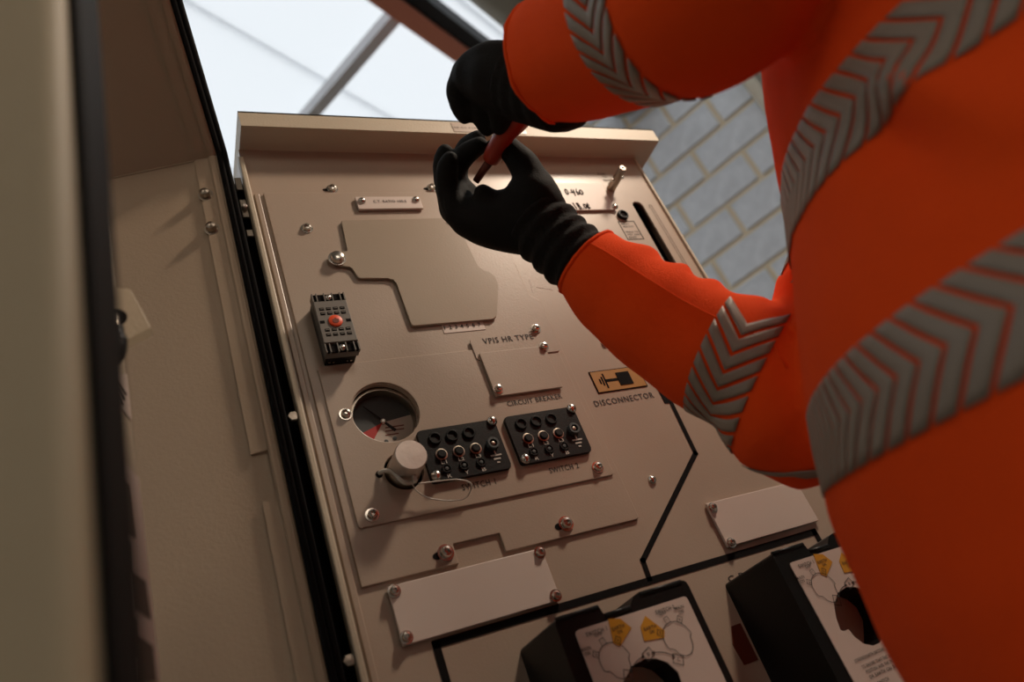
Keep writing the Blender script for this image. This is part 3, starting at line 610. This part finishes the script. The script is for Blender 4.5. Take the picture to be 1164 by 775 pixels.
# rubber seal: two ribs on a flat base, following the lower and upper edge
for x_, r_ in ((.1235, .0034), (.1292, .0032)):
    dx = Vector((x_ - .122, -.006, 0)); pts_ = [Vector((.122, 0, .06)) + dx, Vector((.122, 0, ZC)) + dx, Vector((.122, 0, ZC)) + dx + LT * UL]
    tube('rubber_seal', pts_, r_, 'rubber', ed, 12)
b = bmesh.new(); bx(b, .1225, .1325, -.006, .004, .06, ZC); from_bm('seal_base', b, 'rubber', ed)
b = bmesh.new(); v = bx(b, .1215, .1318, -.008, .002, 0, UL)
for q_ in b.verts: q_.co = Vector((q_.co.x, q_.co.y, ZC)) + LT * q_.co.z
from_bm('seal_base', b, 'rubber', ed)
ch = thing('seal_channel', (.138, .015, 0), 'dark metal channel between the rubber seal and the cabinet edge', 'channel')
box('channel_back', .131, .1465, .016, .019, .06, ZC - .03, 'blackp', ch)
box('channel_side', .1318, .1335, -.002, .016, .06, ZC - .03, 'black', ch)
for px, py in ((333.5, 480), (398, 754)):
    p = P(px, py, .010); b = bmesh.new(); lathe_bm([(.0058, -.006), (.0058, .006), (.0048, .0075), (.0001, .0078)], 6, Vector((0, -1, 0)), Vector((.1395, .004, p.z)), b); from_bm('hex_bolt', b, 'steel_dull', ch)
for py, h in ((212, .020), (240, .028), (268, .010)):
    p = P(280, py, .005); box('catch_plate', .1350, .1425, .000, .004, p.z - h / 2, p.z + h / 2, 'steel_dull', ch, .0008)
p = P(275, 240, .003); lathe('catch_pin', [(.003, 0), (.003, .006), (.002, .007)], 'alu', ch, org=(.1385, 0, p.z), n=12)

# ------------------------------------------------------------------ second door leaf seen edge-on, with stickers and a lock bracket
FL = CAM + ray(150, 480) * (.71 * .7); EL = Vector((.268, .963, 0)).normalized(); NL = Vector((EL.y, -EL.x, 0))   # NL points right
def PL(px, py, out=0):
    r = ray(px, py); t = (out - (CAM - FL).dot(NL)) / r.dot(NL); p = CAM + r * t; return (p - FL).dot(EL), p.z
def lpt(s, z, out=0): return Vector((FL.x, FL.y, 0)) + EL * s + NL * out + Vector((0, 0, z))
dl2 = thing('door_leaf', (FL.x, FL.y, 0), 'beige door leaf seen edge-on with stickers and lock bracket', 'door leaf')
qbox('leaf', lpt, -.16, 0, .05, PL(106, 150)[1], -.03, 0, 'paint2', dl2, .0012)
def sticker(px4, m, out, parent, name='sticker'):
    pts_ = [PL(*p) for p in px4]; bm = bmesh.new(); bm.faces.new([bm.verts.new(lpt(min(s_, -.0006), z_, out)) for s_, z_ in pts_]); return from_bm(name, bm, m, parent)
s_a = sticker([(122, 500), (158, 545), (184, 775), (150, 775)], 'label', .0006, dl2)
zs = PL(146, 560)[1]
for px4 in ([(124, 524), (147, 552), (154, 613), (133, 598)], [(132, 602), (149, 618), (151, 653), (134, 642)], [(150, 650), (164, 661), (170, 706), (154, 693)], [(140, 690), (156, 705), (158, 750), (142, 738)], [(156, 722), (172, 735), (176, 775), (158, 775)]):
    sticker(px4, 'pict', .0010, s_a, 'pictogram')
s_b = sticker([(124, 428), (144, 425), (149, 478), (132, 455)], 'label', .0006, dl2)
for i in range(3): sticker([(127 + i * 3, 432 + i * 1), (129 + i * 3, 432 + i), (141 + i * 1.5, 461 - i * 6), (139 + i * 1.5, 461 - i * 6)], 'print', .0010, s_b, 'print_line')
YK = FL.y - .012
bp_ = [(128, 318), (131, 328.5), (148, 327.5), (172, 372), (140, 390), (118, 380), (112, 330)]
q = [P(*p, YK) for p in bp_]; lo = thing('lock_bracket', (q[3].x, YK, q[4].z), 'beige folded lock bracket with black cam on the door leaf edge', 'bracket')
plate('bracket_plate', rounded([(p.x, p.z) for p in q], .003, 3), YK + .003, YK, 'paint2', lo, bev=.0006)
bm = bmesh.new(); c0 = P(172, 372, YK); c1 = P(142, 388, YK); dn = Vector((0, -.012, -.016))
vv = [bm.verts.new(p) for p in (c0, c1, c1 + dn, c0 + dn)]; bm.faces.new(vv); bmesh.ops.solidify(bm, geom=bm.faces[:], thickness=.002); from_bm('bracket_lip', bm, 'paint2', lo)
p = P(131, 361, YK); lathe('bracket_hole', [(.0075, 0), (.0075, .0006)], 'blackp', lo, org=(p.x, YK, p.z), n=20)
a = P(133, 365, YK - .006); c = P(134, 402, YK - .008)
tube('lock_cam', spline([at(133, 372, .46), at(134, 388, .455), at(131, 404, .45), at(120, 414, .45)], 5), [.004] * 4 + [.0055] * 12, 'black', lo, 10)
tube('lock_pin', [at(132, 358, .465), at(134.5, 384, .46)], .0022, 'steel_dull', lo, 8)

# ------------------------------------------------------------------ near door post at the left edge of the view
yf, yk = -.465, -.40
def edge(pa, pb, Y, z): A, B_ = P(*pa, Y), P(*pb, Y); k = (z - A.z) / (B_.z - A.z); return A.x + (B_.x - A.x) * k
b = bmesh.new(); vs_ = []
for z_ in (0, 2.15):
    xa = edge((75, 0), (113, 775), yf, z_); xb = edge((90, 0), (120, 775), yk, z_)
    vs_.append([b.verts.new(p) for p in ((xa - .11, yf, z_), (xa, yf, z_), (xb, yk, z_), (xb - .11, yk, z_))])
for k in range(4): b.faces.new((vs_[0][k - 1], vs_[0][k], vs_[1][k], vs_[1][k - 1]))
b.faces.new(vs_[0]); b.faces.new(vs_[1]); b.edges.ensure_lookup_table()
e = [q_ for q_ in b.edges if set(q_.verts) in ({vs_[0][1], vs_[1][1]}, {vs_[0][2], vs_[1][2]})]
bmesh.ops.bevel(b, geom=e, offset=.009, segments=5, affect='EDGES', profile=.5)
tag(shade(from_bm('door_post', b, 'olive'), 60), 'olive-grey upright door post, out of focus at the left edge', 'post')
b = bmesh.new(); vs_ = []
for z_ in (.02, 2.13):
    xa = edge((75, 0), (113, 775), yf, z_); xb = edge((90, 0), (120, 775), yk, z_); dxy = Vector((xb - xa, yk - yf, 0)); n_ = Vector((dxy.y, -dxy.x, 0)).normalized()
    A_ = Vector((xa, yf, z_)) + dxy * .12; B_ = Vector((xb, yk, z_)); vs_.append([b.verts.new(q_) for q_ in (A_ + n_ * .0005, A_ + n_ * .004, B_ + n_ * .004, B_ + n_ * .0005)])
for k in range(4): b.faces.new((vs_[0][k - 1], vs_[0][k], vs_[1][k], vs_[1][k - 1]))
b.faces.new(vs_[0]); b.faces.new(vs_[1]); bmesh.ops.bevel(b, geom=[q_ for q_ in b.edges if abs(q_.verts[0].co.z - q_.verts[1].co.z) > 1], offset=.002, segments=3, affect='EDGES', profile=.5)
from_bm('post_shade_strip', b, 'rubber', bpy.data.objects['door_post'])  # dark strip added for the shade on the post's right side

# ------------------------------------------------------------------ person in an orange hi-vis sweatshirt
FW = Vector((-.77, .64, 0)).normalized(); LF = Vector((-.64, -.77, 0)).normalized()
def ball(bm, c, r):
    g = bmesh.ops.create_icosphere(bm, subdivisions=2, radius=r); bmesh.ops.translate(bm, verts=g['verts'], vec=c)
def chain(bm, pts, rad, n=6, seg=14, dome=True):
    pp = spline(pts, n); rr = []
    for i in range(len(rad) - 1):
        for k in range(n): t = k / n; t = t * t * (3 - 2 * t); rr.append(rad[i] * (1 - t) + rad[i + 1] * t)
    rr.append(rad[-1]); tube_bm(pp, rr, seg, bm)
    if dome: ball(bm, pp[0], rr[0] * .985)
    ball(bm, pp[-1], rr[-1] * .985); return pp, rr
def remeshed(name, bm, voxel, smooth_it, m, parent, fn=None):
    me = bpy.data.meshes.new('tmp'); bmesh.ops.recalc_face_normals(bm, faces=bm.faces); bm.to_mesh(me); bm.free()
    o = bpy.data.objects.new('tmp', me); COL.objects.link(o); r = o.modifiers.new('r', 'REMESH'); r.mode = 'VOXEL'; r.voxel_size = voxel
    s = o.modifiers.new('s', 'SMOOTH'); s.iterations = smooth_it; s.factor = .5; bpy.context.view_layer.update(); out = realise(o)
    bpy.data.objects.remove(o); bpy.data.meshes.remove(me); out.name = name
    if fn:
        ns = [v.normal.copy() for v in out.vertices]
        for v, nrm in zip(out.vertices, ns): v.co += nrm * fn(v.co)
    out.materials.clear(); return link(name, out, m, parent, True)
man = thing('person', (.50, -.43, 0), 'person in orange hi-vis sweatshirt and black gloves reaching across the panel', 'person')

TOR = [(-.22, .475, -.430, .205, .165), (-.12, .474, -.428, .205, .165), (0, .480, -.424, .205, .168), (.08, .494, -.427, .205, .168), (.15, .518, -.435, .205, .166), (.22, .547, -.448, .205, .165), (.29, .573, -.465, .205, .165), (.37, .585, -.481, .200, .155), (.45, .588, -.493, .180, .130), (.51, .586, -.496, .120, .10), (.56, .580, -.486, .075, .075)]
bm = bmesh.new(); rings = []
for z_, cx, cy, a_, b_ in TOR:
    ring = []
    for k in range(48):
        th = 2 * math.pi * k / 48; c, s = math.cos(th), math.sin(th); e_ = .86
        ring.append(bm.verts.new(Vector((cx, cy, Z0 + z_)) + LF * (a_ * math.copysign(abs(c) ** e_, c)) + FW * (b_ * math.copysign(abs(s) ** e_, s))))
    rings.append(ring)
for A_, B_ in zip(rings, rings[1:]):
    for k in range(48): bm.faces.new((A_[k - 1], A_[k], B_[k], B_[k - 1]))
bm.faces.new(rings[0]); bm.faces.new(rings[-1])
# far (right) sleeve
SR = Vector((.735, -.38, Z0 + .43)); SLf = Vector((.475, -.63, Z0 + .49))
ra = [at(663, 296, .70), at(705, 330, .685), at(755, 365, .665), at(812, 399, .645), at(872, 424, .625), at(930, 444, .615), SR]
pr, rr_ = chain(bm, ra, [.034, .045, .051, .0555, .057, .060, .075], 10, 28, False)
la = [at(622, 75, .64), at(668, 53, .605), at(745, 8, .53), at(835, -48, .47), SLf]
pl_, rl_ = chain(bm, la, [.052, .058, .0625, .064, .075], 10, 32, False)
WR = []
for i in range(8): WR.append((i, random.random()))
def folds(co):
    d = noise.noise(co * 9) * .0035 + noise.noise(co * 22 + Vector((3, 1, 7))) * .0012
    # ring wrinkles on the upper side of the far sleeve
    t = (co - ra[0]).dot((ra[4] - ra[0]).normalized()); L_ = (ra[4] - ra[0]).length
    if -.01 < t < L_ and (co - (ra[0] + (ra[4] - ra[0]).normalized() * t)).length < .085:
        upw = max(0, (co - (ra[0] + (ra[4] - ra[0]).normalized() * t)).normalized().dot(Vector((.2, .25, .94))))
        d += .009 * upw * math.sin(t * 2 * math.pi / .036 + noise.noise(co * 15) * 2) * min(1, t / .03)
    # slack fold running down from the near armpit
    if co.z > Z0 + .14:
        dd = (co - CAM).dot(FN)
        al = (co - CAM).dot(FT) / (co - CAM).length
        if al > -.03: k_ = min(1, (al + .03) / .10); k_ = k_ * k_ * (3 - 2 * k_) * min(1, (co.z - Z0 - .14) / .08); d += k_ * (.018 * math.exp(-(dd / .014) ** 2) - .012 * math.exp(-((dd + .026) / .016) ** 2))
    return d
FA, FB = ray(1000, 80), ray(1164, 165); FN = FA.cross(FB).normalized(); FN = FN if FN.z > 0 else -FN; FT = (FB - FA).normalized(); FT = (FT - FA.normalized() * FT.dot(FA.normalized())).normalized()
sh = remeshed('sweatshirt', bm, .0055, 4, 'fabric', man, folds)
bvh = BVHTree.FromPolygons([v.co for v in sh.data.vertices], [tuple(p.vertices) for p in sh.data.polygons])

def tape_ring(A, nrm, w, pitch, bar, slope, rmax, ref, start=0., label=None, off=.0012, span=None):
    nrm = nrm.normalized(); e1 = (ref - nrm * ref.dot(nrm)).normalized(); e2 = nrm.cross(e1)
    def cast(th, s_):
        dvec = e1 * math.cos(th) + e2 * math.sin(th); h = bvh.ray_cast(A + nrm * s_, dvec)
        if h[0] is None or h[3] > rmax: return None
        return h[0] + h[1] * off
    NN = 720; acc = [0.]; prev = None; last = None
    for k in range(NN + 1):
        p = cast(2 * math.pi * k / NN, 0)
        if k:
            st_ = (p - last).length if (p is not None and last is not None) else 0.0015
            acc.append(acc[-1] + min(st_, .02))
        last = p
    tot = acc[-1]
    def th_of(t):
        t = t % tot; lo_, hi_ = 0, NN
        while hi_ - lo_ > 1:
            m_ = (lo_ + hi_) // 2
            if acc[m_] <= t: lo_ = m_
            else: hi_ = m_
        f_ = (t - acc[lo_]) / max(1e-9, acc[hi_] - acc[lo_]); return 2 * math.pi * (lo_ + f_) / NN
    bm = bmesh.new(); n = int(tot / pitch); pit = tot / n; SG = 10
    for i in range(n):
        cols = []; bad = False
        for j in range(SG + 1):
            s_ = -w / 2 + w * j / SG; row = []
            for q_ in range(4):
                t = i * pit + bar * q_ / 3 + slope * (w / 2 - abs(s_)); p = cast(th_of(t), s_); row.append(p); bad |= p is None
            cols.append(row)
        if bad: continue
        if any((cols[j][q_] - cols[j + 1][q_]).length > w * .35 for j in range(SG) for q_ in range(4)) or any((cols[j][q_] - cols[j][q_ + 1]).length > bar * 1.6 for j in range(SG + 1) for q_ in range(3)): continue
        vs = [[bm.verts.new(p) for p in row] for row in cols]
        for j in range(SG):
            for q_ in range(3): bm.faces.new((vs[j][q_], vs[j][q_ + 1], vs[j + 1][q_ + 1], vs[j + 1][q_]))
    bmesh.ops.recalc_face_normals(bm, faces=bm.faces)
    o = from_bm('reflective_tape', bm, 'tape', sh, True); so = o.modifiers.new('s', 'SOLIDIFY'); so.thickness = .0005; so.offset = 0
    return o
def tor_c(z):
    for a_, b_ in zip(TOR, TOR[1:]):
        if a_[0] <= z <= b_[0]: k = (z - a_[0]) / (b_[0] - a_[0]); return Vector((a_[1] + (b_[1] - a_[1]) * k, a_[2] + (b_[2] - a_[2]) * k, Z0 + z))
tape_ring(tor_c(.112), Vector((0, 0, 1)) + LF * .13, .052, .0145, .0116, .85, .26, LF)
tape_ring(tor_c(.275), Vector((0, 0, 1)) + LF * .22, .052, .0145, .0116, .85, .26, LF)
tape_ring(at(842, 413, .632), ra[4] - ra[3], .050, .0148, .0113, 1.0, .10, Vector((0, 0, 1)))
tape_ring(at(748, 6, .527), la[3] - la[1], .050, .0148, .0113, 1.0, .10, Vector((0, 0, 1)))
k_ = SLf * .45 + la[3] * .55
tape_ring(k_, SLf - la[3], .050, .0148, .0113, 1.0, .12, Vector((0, 0, 1)))
# seam along the far sleeve
sm = []
for i in range(24):
    A_ = pr[min(i * 2, len(pr) - 1)]; hv = bvh.ray_cast(A_, (CAM - A_).normalized() + Vector((.35, .1, .42)))
    if hv[0] is not None and hv[3] < .1: sm.append(hv[0] - hv[1] * .0002)
if len(sm) > 3: tube('seam', sm, .0009, 'fabric', sh, 6)

for c_, d_, r_ in ((la[0], la[1] - la[0], .0525), (ra[0], ra[1] - ra[0], .0350)):
    d_ = d_.normalized(); o_ = d_.orthogonal().normalized(); p_ = d_.cross(o_); hb = bmesh.new(); hr = []
    for k in range(40):
        t_ = 2 * math.pi * k / 40; q_ = o_ * math.cos(t_) + p_ * math.sin(t_); hv = bvh.ray_cast(c_ + d_ * .004, q_); rr0 = min(hv[3] if hv[0] is not None else r_, r_ * 1.15)
        hr.append([hb.verts.new(c_ + d_ * (.004 + .0022 * math.sin(a_)) + q_ * (rr0 + .0004 + .0020 * math.cos(a_))) for a_ in [math.pi * 2 * j / 8 for j in range(8)]])
    for k in range(40):
        for j in range(8): hb.faces.new((hr[k - 1][j - 1], hr[k - 1][j], hr[k][j], hr[k][j - 1]))
    from_bm('sleeve_hem', hb, 'fabric', sh, True)
# gloves
def glove(name, chains, voxel=.0028, smooth_it=5, m='glove', cuff=None):
    bm = bmesh.new()
    for pts_, rad in chains: chain(bm, [at(*p) for p in pts_], rad, 5, 16)
    return remeshed(name, bm, voxel, smooth_it, m, man, lambda c: noise.noise(c * 60) * .0007)
gr_ = glove('glove', [
    ([(624, 264, .722), (592, 249, .732), (555, 247, .740), (530, 246, .746)], [.030, .030, .026, .020]),
    ([(600, 268, .725), (560, 258, .733), (530, 248, .738)], [.020, .022, .019]),
    ([(616, 238, .722), (605, 221, .722), (592, 228, .728)], [.024, .024, .020]),
    ([(608, 214, .722), (597, 190, .724), (579, 169, .730), (569, 158, .735)], [.020, .0150, .0120, .0098]),
    ([(535, 228, .760), (519, 202, .772), (529, 170, .768), (543, 157, .756)], [.014, .0115, .0105, .0088]),
    ([(527, 236, .750), (514, 206, .755), (527, 178, .748), (545, 165, .740)], [.015, .0120, .0110, .0092]),
    ([(516, 240, .748), (506, 210, .754), (503, 186, .755), (506, 172, .752)], [.014, .0110, .0100, .0085]),
    ([(522, 244, .738), (509, 216, .738), (508, 193, .735), (512, 181, .732)], [.015, .0115, .0105, .0088]),
    ([(560, 232, .728), (549, 220, .724)], [.014, .010]),
])
bm = bmesh.new(); cw = spline([at(610, 252, .727), at(638, 279, .714), at(666, 302, .700)], 14)
tube_bm(cw, [.0335 + .0022 * math.sin(i * 1.05) - .0015 * i / len(cw) for i in range(len(cw))], 36, bm)
cf = remeshed('glove_cuff', bm, .0028, 2, 'knit', man, lambda c: noise.noise(c * 40) * .0012); cf.parent = gr_; cf.matrix_parent_inverse = Matrix()
gl_ = glove('glove', [
    ([(640, 112, .645), (600, 100, .665), (565, 90, .680), (540, 86, .690)], [.030, .031, .029, .022]),
    ([(600, 78, .662), (560, 72, .678), (535, 80, .69)], [.022, .020, .016]),
    ([(531, 84, .694), (520, 100, .700), (522, 119, .704), (528, 132, .706)], [.016, .0110, .0095, .0080]),
    ([(553, 95, .690), (549, 118, .698), (550, 136, .704), (554, 146, .708)], [.017, .0110, .0098, .0082]),
    ([(572, 98, .676), (568, 122, .682), (569, 136, .688), (567, 144, .694)], [.018, .0120, .0100, .0085]),
    ([(580, 100, .690), (570, 125, .712), (562, 142, .722)], [.018, .0130, .0100]),
])
bm = bmesh.new(); cw = spline([at(584, 92, .672), at(610, 100, .657), at(640, 108, .638)], 12)
tube_bm(cw, [.0315 + .0012 * math.sin(i * 1.1) for i in range(len(cw))], 36, bm)
cf = remeshed('glove_cuff', bm, .0028, 2, 'knit', man, lambda c: noise.noise(c * 40) * .0008); cf.parent = gl_; cf.matrix_parent_inverse = Matrix()

# head, legs (outside the frame, they only shade and stand)
HC = Vector((.545, -.445, Z0 + .705)); bm = bmesh.new()
chain(bm, [Vector((.572, -.478, Z0 + .45)), Vector((.562, -.465, Z0 + .56)), HC - Vector((0, 0, .05))], [.075, .056, .06], 5, 20)
g = bmesh.ops.create_uvsphere(bm, u_segments=28, v_segments=20, radius=1.)
for v in g['verts']: v.co = HC + FW * (v.co.y * .095) + LF * (v.co.x * .076) + Vector((0, 0, v.co.z * .118))
g = bmesh.ops.create_icosphere(bm, subdivisions=2, radius=.045); bmesh.ops.translate(bm, verts=g['verts'], vec=HC + FW * .05 - Vector((0, 0, .075)))
chain(bm, [HC + FW * .09 + Vector((0, 0, .01)), HC + FW * .112 - Vector((0, 0, .025))], [.010, .014], 3, 10)
for s in (-1, 1): chain(bm, [HC + LF * s * .076 + Vector((0, 0, .02)), HC + LF * s * .079 - Vector((0, 0, .02))], [.014, .010], 3, 10)
bd = remeshed('body', bm, .005, 3, 'skin', man)
for s in (-1, 1): lathe('eye', [(.011, -.004), (.011, .001), (.004, .003)], 'blackp', bd, FW, HC + FW * .088 + LF * s * .032 + Vector((0, 0, .012)), 14)
box('mouth', -.02, .02, -.002, .002, -.002, .002, 'red', bd); mo = bpy.data.objects['mouth']; mo.location = HC + FW * .094 - Vector((0, 0, .062)); mo.rotation_euler[2] = math.atan2(LF.y, LF.x)
bm = bmesh.new(); g = bmesh.ops.create_uvsphere(bm, u_segments=28, v_segments=20, radius=1.)
for v in g['verts']: v.co = HC - FW * .010 + FW * (v.co.y * .096) + LF * (v.co.x * .081) + Vector((0, 0, max(v.co.z, -.2) * .118 + .012))
from_bm('hair', bm, 'hair', man, True)
bm = bmesh.new()
hipc = Vector((.475, -.43, Z0 - .06))
for s in (-1, 1): chain(bm, [hipc + LF * s * .085 + Vector((0, 0, -.05)), hipc + LF * s * .10 + FW * .02 - Vector((0, 0, .42)), hipc + LF * s * .11 - Vector((0, 0, .80))], [.098, .075, .066], 8, 24)
ball(bm, hipc + LF * .05, .12); ball(bm, hipc - LF * .05, .12)
remeshed('trousers', bm, .009, 4, 'trous', man)
for s in (-1, 1):
    bm = bmesh.new(); c = hipc + LF * s * .11; c.z = .045; chain(bm, [c - FW * .05, c + FW * .08, c + FW * .16], [.046, .042, .040], 4, 16); chain(bm, [c, c + Vector((0, 0, .1))], [.046, .048], 3, 16)
    remeshed('boot', bm, .006, 3, 'boot', man, None)

# ------------------------------------------------------------------ screwdriver held between the hands
sd = thing('screwdriver', at(541, 207, .742), 'red-handled tool gripped between the two gloved hands', 'screwdriver')
hp_ = spline([at(592, 122, .690), at(584, 139, .702), at(572, 156, .718), at(561, 176, .733), at(557, 184, .738)], 5)
rad = [q_ * 1.2 for q_ in (.0125, .0125, .0122, .0118, .0112, .0102, .0095, .0088, .0082, .0080, .0080, .0080, .0080, .0080, .0080, .0078, .0076, .0072, .0068, .0064, .0050)]
tube('handle', hp_, rad[:len(hp_)], 'red', sd, 16)
tube('shaft', [at(557, 183, .738), at(549, 194, .744), at(541, 206, .750)], [.0045, .004, .0036], 'shaft', sd, 12)
